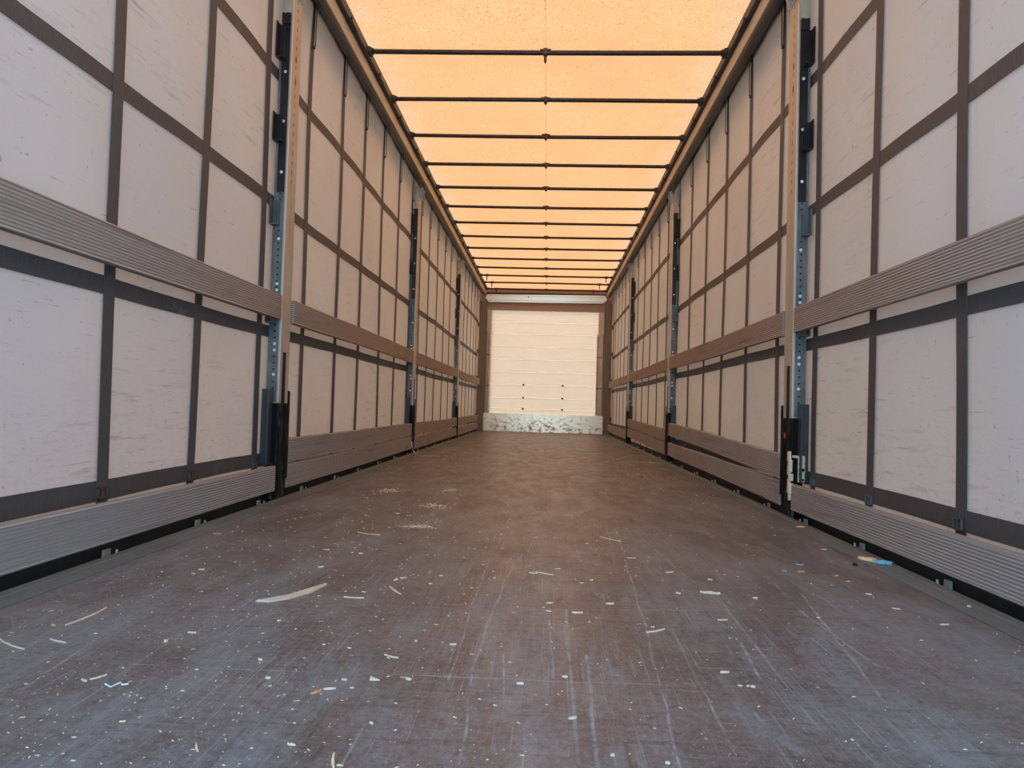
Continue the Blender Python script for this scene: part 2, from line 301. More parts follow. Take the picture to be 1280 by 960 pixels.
def foot_material():
    t = NT('streaked_black_foot'); n = t.noise(t.pos((1, 1, 0.09)), 60, 4, 0.7); c = t.noise(t.pos((1, 1, 0.6)), 9, 4, 0.7)
    col = t.mix(t.math('MULTIPLY', t.ramp(n, [(0.56, 0.0), (0.66, 1.0)]), t.ramp(c, [(0.4, 0.1), (0.62, 1.0)])), (0.006, 0.006, 0.007), (0.20, 0.20, 0.20))  # pale streaks paint both scrapes and specular glints on the black
    t.set(Base_Color=col, Roughness=0.5, Specular_IOR_Level=0.12); return t.m

M = dict(
    curtain=curtain_material(), strap=strap_material(), floor=floor_material(), tarp=tarp_material(),
    board=board_material(), joint=board_material('glowing_board_joint', 0.62), kick=kick_material(),
    wood_mid=wood_material('ribbed_wood_warm', (0.66, 0.52, 0.43), (0.17, 0.135, 0.12), (0.34, 0.28, 0.245)),
    wood_low=wood_material('ribbed_wood_grey', (0.47, 0.44, 0.42), (0.27, 0.25, 0.24), (0.33, 0.30, 0.285)),
    galv=metal('galvanised_steel', (0.40, 0.37, 0.31), (0.58, 0.54, 0.46), 0.5, 0.35),
    strip=metal('blue_grey_steel', (0.08, 0.09, 0.092), (0.17, 0.185, 0.185), 0.45, 0.4),
    galv_slot=punched(metal('slotted_galvanised_steel', (0.40, 0.37, 0.31), (0.58, 0.54, 0.46), 0.5, 0.35), 'Z', 'Y', 0.0, 0.047, 0.013, 0.0035, 1.49, 2.44, (2.02, 2.13)),
    strip_hole=punched(metal('perforated_blue_grey_steel', (0.09, 0.10, 0.10), (0.22, 0.235, 0.235), 0.45, 0.4, 40), 'Z', 'X', 0.027, 0.030, 0.0045, 0.0045, 0.46, 1.46),
    black=metal('worn_black_paint', (0.008, 0.008, 0.009), (0.028, 0.028, 0.03), 0.35, 0.2),
    rivet=plain('rivet_and_highlight', (0.8, 0.8, 0.8), 0.3, 0.2),
    rust=metal('rusty_brown_steel', (0.05, 0.03, 0.022), (0.14, 0.075, 0.045), 0.7, 0.2),
    foot=foot_material(),
    plate=metal('dark_blue_plate', (0.03, 0.038, 0.045), (0.07, 0.082, 0.092), 0.4, 0.3),
    bow=metal('dark_roof_tube', (0.030, 0.027, 0.025), (0.055, 0.048, 0.043), 0.4, 0.4),
    railface=metal('beige_rail_face', (0.50, 0.45, 0.36), (0.60, 0.54, 0.43), 0.5, 0.2, 6, (1, 0.3, 1)),
    raildark=metal('dark_rail', (0.035, 0.032, 0.027), (0.065, 0.058, 0.048), 0.5, 0.3, 8, (1, 0.3, 1)),
    raillip=metal('brown_rail_lip', (0.075, 0.062, 0.05), (0.11, 0.092, 0.075), 0.4, 0.4, 8, (1, 0.3, 1)),
    edge=metal('grey_green_edge_steel', (0.13, 0.155, 0.16), (0.215, 0.245, 0.25), 0.45, 0.35, 5, (1, 0.5, 1)),
    chassis=metal('dark_chassis', (0.018, 0.018, 0.018), (0.045, 0.043, 0.04), 0.6, 0.1),
    frame=metal('brown_grey_frame', (0.20, 0.16, 0.12), (0.28, 0.23, 0.175), 0.55, 0.2, 5, (1, 1, 0.4)),
    trimrail=metal('perforated_trim', (0.55, 0.48, 0.38), (0.75, 0.68, 0.55), 0.5, 0.3, 12),
    beam=metal('pale_aluminium_beam', (0.97, 0.72, 0.48), (1.0, 0.78, 0.54), 0.28, 0.75, 3, (0.3, 1, 1)),
    hole=plain('dark_hole', (0.012, 0.01, 0.009), 0.8),
    chip=plain('pale_fresh_wood', (0.74, 0.58, 0.38), 0.7), splinter=plain('weathered_splinter', (0.60, 0.52, 0.40), 0.75), chipo=plain('orange_wood', (0.60, 0.30, 0.12), 0.7),
    white=plain('white_plastic', (0.75, 0.78, 0.8), 0.5), blue=plain('sky_blue_plastic', (0.14, 0.42, 0.58), 0.5),
    pink=plain('pink_scrap', (0.45, 0.2, 0.18), 0.7), yellow=plain('yellowed_foam', (0.78, 0.70, 0.50), 0.8),
    red=plain('red_reflector', (0.55, 0.06, 0.03), 0.4), wornplate=metal('worn_floor_plate', (0.16, 0.125, 0.10), (0.34, 0.29, 0.24), 0.5, 0.1, 60, (1, 1, 1)),
)

# ---------------------------------------------------------------- mesh helpers
class MB:
    def __init__(s): s.bm = bmesh.new()
    def box(s, x0, x1, y0, y1, z0, z1, bev=0.0, mat=None):
        b = bmesh.new(); bmesh.ops.create_cube(b, size=1)
        sx, sy, sz = abs(x1-x0), abs(y1-y0), abs(z1-z0)
        for v in b.verts: v.co = Vector(((x0+x1)/2 + v.co.x*sx, (y0+y1)/2 + v.co.y*sy, (z0+z1)/2 + v.co.z*sz))
        bev = min(bev, min(sx, sy, sz)*0.4)
        if bev > 0: bmesh.ops.bevel(b, geom=b.edges[:], offset=bev, segments=2, affect='EDGES', profile=0.7)
        if mat is not None: bmesh.ops.transform(b, matrix=mat, verts=b.verts)
        s.add(b); return s
    def add(s, b):
        me = bpy.data.meshes.new('tmp'); b.to_mesh(me); b.free(); s.bm.from_mesh(me); bpy.data.meshes.remove(me)
    def cyl(s, p0, p1, r, r2=None, seg=14):
        p0, p1 = Vector(p0), Vector(p1); d = p1-p0
        b = bmesh.new(); bmesh.ops.create_cone(b, cap_ends=True, segments=seg, radius1=r, radius2=r if r2 is None else r2, depth=d.length)
        bmesh.ops.transform(b, matrix=Matrix.Translation((p0+p1)/2) @ d.to_track_quat('Z', 'Y').to_matrix().to_4x4(), verts=b.verts)
        s.add(b); return s
    def tube(s, pts, r, seg=12, flat=1.0):
        pts = [Vector(p) for p in pts]; rings = []
        for i, p in enumerate(pts):
            d = (pts[min(i+1, len(pts)-1)] - pts[max(i-1, 0)]).normalized()
            ref = Vector((0, 0, 1)) if abs(d.z) < 0.9 else Vector((0, 1, 0))
            a = d.cross(ref).normalized(); c = a.cross(d).normalized()
            rings.append([s.bm.verts.new(p + a*math.cos(t)*r + c*math.sin(t)*r*flat) for t in [k*2*math.pi/seg for k in range(seg)]])
        for r0, r1 in zip(rings, rings[1:]):
            for k in range(seg): s.bm.faces.new((r0[k], r0[(k+1) % seg], r1[(k+1) % seg], r1[k]))
        s.bm.faces.new(rings[0][::-1]); s.bm.faces.new(rings[-1]); return s
    def prism(s, poly, y0, y1):                 # poly of (x, z) extruded along y
        a = [s.bm.verts.new((x, y0, z)) for x, z in poly]; b = [s.bm.verts.new((x, y1, z)) for x, z in poly]
        n = len(poly)
        for i in range(n): s.bm.faces.new((a[i], a[(i+1) % n], b[(i+1) % n], b[i]))
        s.bm.faces.new(a[::-1]); s.bm.faces.new(b); return s
    def build(s, name, mat, parent=None, smooth=False):
        bmesh.ops.recalc_face_normals(s.bm, faces=s.bm.faces)
        me = bpy.data.meshes.new(name); s.bm.to_mesh(me); s.bm.free()
        me.materials.append(mat)
        if smooth:
            for p in me.polygons: p.use_smooth = True
        o = bpy.data.objects.new(name, me); C.objects.link(o)
        if parent is not None: o.parent = parent
        return o
def tag(o, label=None, cat=None, group=None, kind=None):
    if label: o['label'] = label
    if cat: o['category'] = cat
    if group: o['group'] = group
    if kind: o['kind'] = kind
    return o
def empty(name, loc=(0, 0, 0), rz=0):
    o = bpy.data.objects.new(name, None); C.objects.link(o); o.location = loc; o.rotation_euler.z = rz; o.empty_display_size = 0.1; return o
def copy_tree(o, parent=None):
    kids = list(o.children); c = o.copy(); C.objects.link(c); c.parent = parent
    for ch in kids: copy_tree(ch, c)
    return c
def recentre(o):                                 # origin to the centre of its box, shape stays put
    me = o.data; xs = [v.co for v in me.vertices]
    c = Vector([(min(v[i] for v in xs)+max(v[i] for v in xs))/2 for i in range(3)]); c.z = min(v.z for v in xs)
    me.transform(Matrix.Translation(-c)); o.location = c; return o

Y0, YE = -0.15, 13.47
HS = (0.185, 0.797, 1.415, 2.037)                # heights of the four horizontal webbing bands
LS = [0.40, 0.95, 1.52, 2.095, 2.655, 3.225, 3.80, 4.405, 4.945, 5.54, 6.13, 6.72, 7.24, 7.76, 8.34, 8.95, 9.52, 10.15, 10.66, 11.12, 11.60, 12.12, 12.63, 13.08]
RS = [0.40, 0.98, 1.555, 2.131, 2.691, 3.263, 3.79, 4.385, 4.98, 5.56, 6.17, 6.75, 7.35, 7.94, 8.54, 9.13, 9.73, 10.38, 10.85, 11.36, 11.88, 12.38, 12.90, 13.25]

# ---------------------------------------------------------------- setting: deck, edges
b = MB(); b.box(-1.10, 1.10, Y0, YE, -0.03, 0.0)
floor = b.build('floor', M['floor']); tag(floor, kind='structure')
for sx, side in ((-1, 'left'), (1, 'right')):
    b = MB()
    b.prism([(sx*1.101, -0.03), (sx*1.101, 0.0015), (sx*1.160, 0.0015), (sx*1.163, -0.004), (sx*1.167, -0.004), (sx*1.170, 0.0015), (sx*1.200, 0.0015), (sx*1.203, -0.002), (sx*1.203, -0.03)], Y0, YE)
    t = tag(b.build('trim_%d' % (1 if sx < 0 else 2), M['edge']), kind='structure')
    l = MB().prism([(sx*1.204, -0.03), (sx*1.204, -0.055), (sx*1.246, -0.055), (sx*1.246, 0.034), (sx*1.262, 0.034), (sx*1.262, -0.09), (sx*1.195, -0.09), (sx*1.195, -0.031)], Y0, YE)
    l.build('gutter', M['chassis'], t)
for x, ya, yb in ((-0.70, 9.55, 12.62), (0.685, 9.60, 12.95)):
    b = MB().box(x-0.075, x+0.075, ya, yb, -0.001, 0.002, 0.001)
    b.build('wear_plate', M['wornplate'], floor)

# ---------------------------------------------------------------- setting: roof sheet
BB, BS, NB = 4.385, 0.6935, 14
bow_y = [BB + k*BS for k in range(-6, NB)]
def roof():
    b = MB(); nx, ny = 44, 300
    ys = [Y0 + (YE + 0.1 - Y0)*j/ny for j in range(ny+1)]
    grid = []
    r = random.Random(3); ph = [r.uniform(0, 6.28) for _ in range(60)]
    for y in ys:
        k = (y-BB)/BS; fr = k - math.floor(k); i = int(math.floor(k)) + 10
        row = []
        for j in range(nx+1):
            x = -1.274 + 2.548*j/nx; u = abs(x)/1.274
            lift = 0.018*math.sin(math.pi*fr)**2
            fold = 0.010*math.sin(x*3.1 + ph[i % 60] + fr*2)*math.sin(math.pi*fr)
            cor = 0.012*math.exp(-((u-0.80)/0.08)**2)*math.sin(math.pi*fr)*math.sin(fr*9+ph[(i+7) % 60])
            z = 2.698 + lift*(1-u**4) + fold*0.5 + cor
            row.append(b.bm.verts.new((x, y, z)))
        grid.append(row)
    for r0, r1 in zip(grid, grid[1:]):
        for j in range(nx): b.bm.faces.new((r0[j], r0[j+1], r1[j+1], r1[j]))
    return b.build('ceiling', M['tarp'], None, True)
tag(roof(), kind='structure')

# ---------------------------------------------------------------- setting: side curtains with webbing
def cx(y, z, s):
    return 1.268 + 0.0035*math.sin(y*3.3 + s) * math.sin(z*2.1 + 1) + 0.0025*math.sin(y*10.9 + z*1.7)
for sx, side, ST in ((-1, 'left', LS), (1, 'right', RS)):
    b = MB(); ny, nz = 270, 36; g = []
    for j in range(ny+1):
        y = Y0 + (YE+0.019-Y0)*j/ny
        g.append([b.bm.verts.new((sx*cx(y, -0.22+2.9*k/nz, sx), y, -0.22+2.9*k/nz)) for k in range(nz+1)])
    for g0, g1 in zip(g, g[1:]):
        for k in range(nz): b.bm.faces.new((g0[k], g0[k+1], g1[k+1], g1[k]))
    wall = tag(b.build('wall_'+side, M['curtain'], None, True), kind='structure')
    r = random.Random(11 + sx)
    for z in HS:                                 # long horizontal bands
        h = 0.0275 if z > 0.3 else 0.031; b = MB(); prev = None
        for j in range(181):
            y = Y0+0.001 + (YE-Y0-0.02)*j/180; dz = 0.003*math.sin(y*2.3+z*5)
            ring = [b.bm.verts.new((sx*(cx(y, z, sx)-o), y, z+dz+e)) for o, e in ((0.0036, -h), (0.0058, -h), (0.0058, h), (0.0036, h))]
            if prev:
                for k in range(4): b.bm.faces.new((prev[k], prev[(k+1) % 4], ring[(k+1) % 4], ring[k]))
            else: b.bm.faces.new(ring[::-1])
            prev = ring
        b.bm.faces.new(prev); b.build('horizontal_strap', M['strap'], wall)
    for i, y0 in enumerate(ST):                  # vertical webbing, narrowed into a clip at the top
        b = MB(); prev = None; lean = r.uniform(-0.012, 0.012); wob = r.uniform(0, 6)
        for k in range(37):
            z = -0.02 + 2.68*k/36; w = 0.0265 if z < 2.40 else 0.0265 - (z-2.40)*0.05
            y = y0 + lean*(z-1.2) + 0.004*math.sin(z*4+wob)
            ring = [b.bm.verts.new((sx*(cx(y, z, sx)-o), y+e, z)) for o, e in ((0.0060, -w), (0.0085, -w), (0.0085, w), (0.0060, w))]
            if prev:
                for q in range(4): b.bm.faces.new((prev[q], prev[(q+1) % 4], ring[(q+1) % 4], ring[q]))
            else: b.bm.faces.new(ring[::-1])
            prev = ring
        b.bm.faces.new(prev); stp = b.build('vertical_strap', M['strap'], wall)
        c = MB(); yt = y0 + lean*1.2
        c.box(sx*1.250, sx*1.260, yt-0.012, yt+0.012, 2.395, 2.403, 0.002); c.cyl((sx*1.247, yt, 2.41), (sx*1.252, yt, 2.41), 0.004)
        c.box(sx*1.246, sx*1.250, yt-0.004, yt+0.004, 2.403, 2.62, 0.001)
        c.build('strap_clip', M['rust'], stp)
        # steel buckle where the strap meets the lowest band
        c = MB(); yb = y0 - lean*1.0; zb = 0.172 + r.uniform(-0.006, 0.006); xo, xi = sx*1.257, sx*1.250
        for (a0, a1, z0, z1) in ((-0.024, -0.017, -0.019, 0.019), (0.017, 0.024, -0.019, 0.019), (-0.024, 0.024, 0.013, 0.019), (-0.024, 0.024, -0.019, -0.013), (-0.004, 0.004, -0.017, 0.017)):
            c.box(xo, xi, yb+a0, yb+a1, zb+z0, zb+z1, 0.0015)
        c.build('buckle', M['rust'] if (sx < 0 and i in (3, 4)) else M['strip'], stp)
        # closing hook under the deck edge
        c = MB(); c.box(sx*1.224, sx*1.232, y0-0.022, y0+0.012, -0.052, 0.012, 0.003, Matrix.Rotation(0.0, 4, 'X'))
        c.box(sx*1.212, sx*1.240, y0+0.004, y0+0.026, -0.030, -0.022, 0.003).cyl((sx*1.216, y0+0.015, -0.05), (sx*1.216, y0+0.03, 0.005), 0.004)
        c.build('hem_hook', M['galv'], stp)

# ---------------------------------------------------------------- setting: front bulkhead
seams = (0.43, 0.64, 0.88, 1.125, 1.365, 1.605, 1.84, 2.06)
edges = [0.34] + list(seams) + [2.275]
b = MB(); XL, XR = -1.02, 0.99
poly_z = []
pr_ = [(YE+0.012, 0.0)]
for z0, z1 in zip(edges, edges[1:]): pr_ += [(YE+0.012, z0), (YE-0.004, z0+0.006), (YE-0.006, (z0+z1)/2), (YE-0.004, z1-0.006)]
pr_ += [(YE+0.012, 2.275)]
for z0, z1 in zip([0.0]+edges, edges+[2.29]):
    if z1-z0 < 0.05: continue
    g0 = 0.010 if z0 in seams else 0.0; g1 = 0.010 if z1 in seams else 0.0
    pr_ = [(YE+0.004, z0+g0), (YE-0.002, z0+g0+0.012), (YE-0.004, (z0+z1)/2), (YE-0.002, z1-g1-0.012), (YE+0.004, z1-g1)]
    rows = [[b.bm.verts.new((x, y, z)) for y, z in pr_] for x in (XL-0.02, XR+0.05)]
    for i in range(4): b.bm.faces.new((rows[0][i], rows[1][i], rows[1][i+1], rows[0][i+1]))
wf = tag(b.build('wall_front', M['board']), kind='structure')
# raised lips over each joint, extra translucent so the seams glow
b = MB()
for z in seams:
    n = 60; prev = None
    for i in range(n+1):
        x = XL-0.02 + (XR-XL+0.07)*i/n; zz = z + 0.003*math.sin(x*5+z*9)
        ring = [b.bm.verts.new(v) for v in ((x, YE+0.006, zz-0.015), (x, YE-0.005, zz-0.007), (x, YE-0.005, zz+0.007), (x, YE+0.006, zz+0.015))]
        if prev:
            for q in range(3): b.bm.faces.new((prev[q], prev[(q+1) % 4], ring[(q+1) % 4], ring[q]))
        prev = ring
b.build('joint_strip', M['joint'], wf)
b = MB(); kp = [(YE-0.034, 0.0), (YE-0.022, 0.335), (YE-0.014, 0.335), (YE-0.014, 0.0)]
k0 = [b.bm.verts.new((-1.118, y, z)) for y, z in kp]; k1 = [b.bm.verts.new((1.112, y, z)) for y, z in kp]
for i in range(4): b.bm.faces.new((k0[i], k0[(i+1) % 4], k1[(i+1) % 4], k1[i]))
b.bm.faces.new(k0[::-1]); b.bm.faces.new(k1); b.build('kick_plate', M['kick'], wf)
for z in (0.43, 0.64, 0.88):
    for x in (-0.38, 0.355):
        MB().cyl((x, YE-0.02, z), (x, YE-0.006, z), 0.019).build('rubber_bolt', M['hole'], wf)
b = MB()
b.box(-1.25, 1.245, YE-0.02, YE+0.02, 2.275, 2.425, 0.003)
b.box(-1.275, 1.275, YE+0.021, YE+0.03, 2.28, 2.76)  # backing sheets from here on added to stop sky light leaking in
for q in (-1, 1): b.box(q*1.01, q*1.275, YE+0.021, YE+0.03, -0.2, 2.28)
b.build('header_panel', plain('brown_header', (0.46, 0.32, 0.25), 0.5), wf)
for sx in (-1, 1):
    b = MB(); b.box(sx*1.121, sx*1.235, YE-0.09, YE-0.022, 0.0, 2.43, 0.006)
    for k in range(3): b.box(sx*(1.134+k*0.03), sx*(1.144+k*0.03), YE-0.095, YE-0.088, 0.34, 2.40, 0.002)
    p = b.build('corner_post', M['frame'])
    recentre(p); tag(p, 'brown-grey corner post at the %s edge of the white front wall' % ('left' if sx < 0 else 'right'), 'post')
    for nm, z0, z1, xa, xb, mt in (('upper_trim', 1.86, 2.272, 1.022, 1.098, 'trimrail'), ('lower_trim', 0.345, 1.855, 1.03 if sx < 0 else 1.0, 1.085, 'trimrail')):
        if sx > 0: xa -= 0.03
        b = MB().box(sx*xa, sx*xb, YE-0.045, YE-0.01, z0, z1, 0.004)
        t = b.build(nm, M[mt], wf)
        h = MB()
        if nm == 'lower_trim':
            h.box(sx*(xa+0.022), sx*(xa+0.029), YE-0.047, YE-0.044, z0+0.03, z1-0.03)
            for zz in (0.84, 1.42): h.box(sx*xa, sx*xb, YE-0.048, YE-0.04, zz, zz+0.012)
            h.build('slot_row', M['hole'], t)
# pale cross beam under the roof, with mitred ends
b = MB()
pf = [(-1.10, 2.555), (1.10, 2.575), (1.135, 2.50), (1.06, 2.43), (-1.07, 2.415), (-1.135, 2.49)]
a0 = [b.bm.verts.new((x, YE-0.12+(2.56-z)*0.12, z)) for x, z in pf]; a1 = [b.bm.verts.new((x, YE-0.03, z)) for x, z in pf]
for i in range(6): b.bm.faces.new((a0[i], a0[(i+1) % 6], a1[(i+1) % 6], a1[i]))
b.bm.faces.new(a0[::-1]); b.bm.faces.new(a1)
beam = b.build('cross_beam', M['beam']); recentre(beam)
tag(beam, 'pale aluminium cross beam above the white front wall, under the roof', 'beam')
def at(parent, o):
    o.parent = parent; o.location = -parent.location; return o
at(beam, MB().box(-1.06, 1.06, YE-0.110, YE-0.104, 2.448, 2.455, 0.001).box(-1.06, 1.06, YE-0.126, YE-0.118, 2.535, 2.541, 0.001).build('ridge_line', M['galv']))
at(beam, MB().box(-1.12, 1.12, YE-0.10, YE-0.02, 2.578, 2.60, 0.003).build('top_flange', M['bow']))
h = MB()
for x in (-1.04, 1.04):
    for z in (2.45, 2.53): h.cyl((x, YE-0.124+(2.56-z)*0.12, z), (x, YE-0.105, z), 0.007)
h.cyl((-0.33, YE-0.124, 2.52), (-0.33, YE-0.117, 2.52), 0.011)
at(beam, h.build('bolt_head', M['hole']))

# ---------------------------------------------------------------- roof rails
for sx, side in ((-1, 'left'), (1, 'right')):
    root = empty('roof_rail', (sx*1.18, YE/2, 2.53)); tag(root, 'long roof rail with beige inner face running along the top of the %s curtain' % side, 'rail')
    def rp(bld, name, mat): o = bld.build(name, M[mat], root); o.location = (-sx*1.18, -YE/2, -2.53); return o
    rp(MB().prism([(sx*1.130, 2.550), (sx*1.130, 2.632), (sx*1.200, 2.632), (sx*1.200, 2.560), (sx*1.165, 2.560), (sx*1.165, 2.550)], Y0, YE-0.14), 'rail_body', 'railface')
    rp(MB().prism([(sx*1.143, 2.534), (sx*1.141, 2.538), (sx*1.141, 2.5495), (sx*1.164, 2.5495), (sx*1.164, 2.538), (sx*1.162, 2.534)], Y0, YE-0.13), 'lower_lip', 'raillip')
    rp(MB().prism([(sx*1.1655, 2.548), (sx*1.1655, 2.5595), (sx*1.200, 2.5595), (sx*1.200, 2.552)], Y0, YE-0.14), 'roller_track', 'black')
    rp(MB().box(sx*1.2745, sx*1.282, Y0, YE+0.02, 2.635, 2.715), 'leak_cover', 'raildark')  # added outer strip that blocks a sky leak beside the roof sheet
    rp(MB().prism([(sx*1.104, 2.640), (sx*1.104, 2.690), (sx*1.274, 2.690), (sx*1.274, 2.683), (sx*1.200, 2.683), (sx*1.200, 2.6325), (sx*1.112, 2.6325)], Y0, YE-0.14), 'roof_track', 'raildark')  # dark track, its top plate added to keep tarp light off the curtain
    for y in bow_y:
        if y < 1: continue
        ym = y - BS*0.52
        rp(MB().box(sx*1.095, sx*1.128, ym-0.06, ym+0.06, 2.633, 2.662, 0.004).box(sx*1.10, sx*1.127, ym-0.075, ym-0.06, 2.626, 2.64, 0.002).cyl((sx*1.094, ym-0.03, 2.648), (sx*1.10, ym-0.03, 2.648), 0.008).cyl((sx*1.094, ym+0.03, 2.648), (sx*1.10, ym+0.03, 2.648), 0.008), 'roof_carriage', 'black')

# ---------------------------------------------------------------- roof bows
ordn = ['', 'second ', 'third ', 'fourth ', 'fifth ', 'sixth ', 'seventh ', 'eighth ', 'ninth ', 'tenth ', 'eleventh ', 'twelfth ', 'thirteenth ', 'fourteenth ']
for k in range(-1, NB):
    y = BB + k*BS
    root = empty('roof_bow', (0, y, 2.67))
    if k == -1: lab = 'dark steel bow at the very top edge, only its centre clip peeking in'
    elif k < 7: lab = 'dark steel bow under the roof sheet, %sof those seen full width' % ordn[k] if k else 'dark steel roof bow, the nearest one seen across its full width'
    elif k == NB-1: lab = 'dark steel bow under the roof sheet, right above the pale cross beam'
    else: lab = 'dark steel bow under the roof sheet, %scounting back from the pale cross beam' % ordn[NB-1-k]
    tag(root, lab, 'roof bow', 'bows across the roof')
    sag = 0.004*rnd.uniform(-1, 1)
    pts = [(-1.098, 0, 0.012), (-1.085, 0, 0.008), (-1.068, 0, 0.0), (-0.5, 0, sag), (0, 0, sag*1.3), (0.5, 0, sag), (1.068, 0, 0.0), (1.085, 0, 0.008), (1.098, 0, 0.012)]
    MB().tube(pts, 0.0165, 14, 0.9).build('tube', M['bow'], root, True)
    for sx in (-1, 1):
        e = MB().box(sx*1.085, sx*1.13, -0.045, 0.03, -0.022, 0.012, 0.004)
        e.cyl((sx*1.08, -0.03, -0.012), (sx*1.09, -0.03, -0.012), 0.011); e.cyl((sx*1.078, 0.012, 0.0), (sx*1.09, 0.012, 0.0), 0.014)
        e.build('end_bracket', M['raildark'], root)
    c = MB().box(-0.012, 0.012, -0.019, 0.019, -0.02, 0.02, 0.004)
    c.box(-0.034, 0.034, -0.006, 0.014, 0.014, 0.020, 0.002)
    if k <= 0:
        c.box(-0.009, 0.009, -0.004, 0.004, -0.06, -0.015, 0.002); c.cyl((0, 0, -0.072), (0, 0, -0.055), 0.002, 0.009)
    else: c.cyl((0, 0, -0.034), (0, 0, -0.012), 0.006, 0.008)
    c.build('centre_clip', M['rust'], root)
    if k >= 11:
        for x in (-1.0 + 0.03*(k-11), 1.0 - 0.06*(k-11)):
            MB().box(x-0.03, x+0.03, -0.018, 0.018, -0.017, 0.019, 0.003).box(x-0.008, x+0.008, -0.006, 0.006, -0.085, -0.012, 0.002).build('hanging_pin', M['rust'], root)

# ---------------------------------------------------------------- side posts (built for the left side; u = inward)
def make_post(s):
    root = empty('side_post')
    X = lambda u: s*u                            # local x: 0 at inner face, negative u towards the curtain
    # folded profile: wide inner face with returned flanges
    b = MB()
    b.box(X(-0.003), X(0), -0.062, 0.062, 0.36, 2.44, 0.001)
    b.box(X(-0.045), X(-0.0032), -0.062, -0.058, 0.36, 2.44, 0.001).box(X(-0.045), X(-0.0032), 0.058, 0.062, 0.36, 2.44, 0.001)
    b.box(X(-0.045), X(-0.040), -0.0575, 0.0575, 0.10, 2.44, 0.001)
    b.build('post_body', M['galv_slot'], root)
    MB().box(X(-0.0005), X(0.0015), -0.0635, -0.0565, 0.46, 2.40, 0.0008).build('edge_highlight', M['rivet'], root)  # white strip standing in for the highlight along the post corner
    # rear-facing flange strips, black above and blue-grey below
    b = MB().box(X(-0.046), X(-0.008), -0.0660, -0.0625, 1.46, 2.285, 0.001)
    up = b.build('flange_strip', M['black'], root)
    b = MB().box(X(-0.046), X(-0.008), -0.0660, -0.0625, 0.46, 1.458, 0.001).box(X(-0.058), X(-0.047), -0.064, -0.045, 0.46, 2.25, 0.001)
    low = b.build('flange_strip', M['strip_hole'], root)
    low['label'] = 'blue-grey perforated lower strip'; up['label'] = 'black upper strip'
    for z in (2.04, 1.80, 1.555, 1.235, 1.02, 0.99, 0.735, 0.705, 0.59):
        MB().cyl((X(-0.024), -0.0705, z), (X(-0.024), -0.0655, z), 0.0075, 0.005, seg=12).build('rivet', M['rivet'], root)
    # top end: bright tube, black collar and forked hanger gripping the rail
    MB().box(X(-0.044), X(-0.012), -0.072, -0.0625, 2.32, 2.53, 0.003).box(X(-0.034), X(-0.024), -0.078, -0.072, 2.32, 2.53, 0.003).build('head_tube', M['galv'], root)
    MB().box(X(-0.048), X(-0.006), -0.078, -0.063, 2.27, 2.325, 0.004).build('collar', M['black'], root)
    b = MB()
    for yy in (-0.05, 0.045):
        m = Matrix.Translation((X(0.010), yy, 2.478)) @ Matrix.Rotation(s*math.radians(16), 4, 'Y')
        b.box(-0.016, 0.016, -0.004, 0.004, -0.045, 0.062, 0.003, m)
    b.box(X(-0.03), X(0.004), -0.05, 0.05, 2.441, 2.452, 0.003)
    b.build('hanger', M['galv'], root)
    # lath pockets on both flanges
    for z0, z1, dark in ((2.10, 2.27, 1), (1.70, 1.835, 1), (1.30, 1.42, 0), (0.835, 0.975, 0)):
        for d in (-1, 1):
            ya, yb = (-0.066, -0.108) if d < 0 else (0.062, 0.105)
            zz = -0.06 if (d > 0 and dark) else 0
            p = MB().box(X(-0.062), X(-0.056), ya, yb, z0+zz, z1+zz, 0.0015)
            p.box(X(-0.060), X(-0.022), ya, yb, z0+zz-0.004, z0+zz+0.002, 0.001)
            if z0 > 1: p.box(X(-0.030), X(-0.026), ya, ya+(yb-ya)*0.5, z0+zz, z1+zz-0.02, 0.001)
            p.box(X(-0.060), X(-0.022), ya, ya+math.copysign(0.003, d), z0+zz, z1+zz, 0.001)
            p.build('lath_pocket', M['black'] if dark and d < 0 else (M['rust'] if d > 0 else M['strip']), root)
    # black foot
    f = MB()
    f.box(X(-0.052), X(0.003), -0.070, 0.066, 0.0016, 0.11, 0.004)
    f.box(X(-0.050), X(0.004), -0.072, -0.022, 0.10, 0.455, 0.004).box(X(-0.050), X(0.004), 0.018, 0.070, 0.10, 0.455, 0.004)
    f.box(X(-0.046), X(0.0015), -0.022, 0.018, 0.09, 0.70, 0.002)
    f.box(X(-0.030), X(0.004), 0.070, 0.088, 0.09, 0.515, 0.004)
    for yy in (-0.047, 0.043): f.tube([(X(0.0045), yy, 0.03), (X(0.0045), yy, 0.44)], 0.004, 8)
    foot = f.build('foot', M['foot'], root)
    MB().box(X(-0.062), X(-0.020), -0.105, -0.0745, 0.165, 0.52, 0.003).box(X(-0.024), X(-0.018), -0.135, -0.105, 0.165, 0.52, 0.002).build('side_plate', M['plate'], foot)
    return root
post_y = {-1: (3.397, 6.79, 10.17), 1: (3.435, 6.80, 10.17)}
near = ['nearest the camera', 'halfway along the %s side, with the second set of bays behind it', 'farthest %s post before the white front wall']
posts = {}
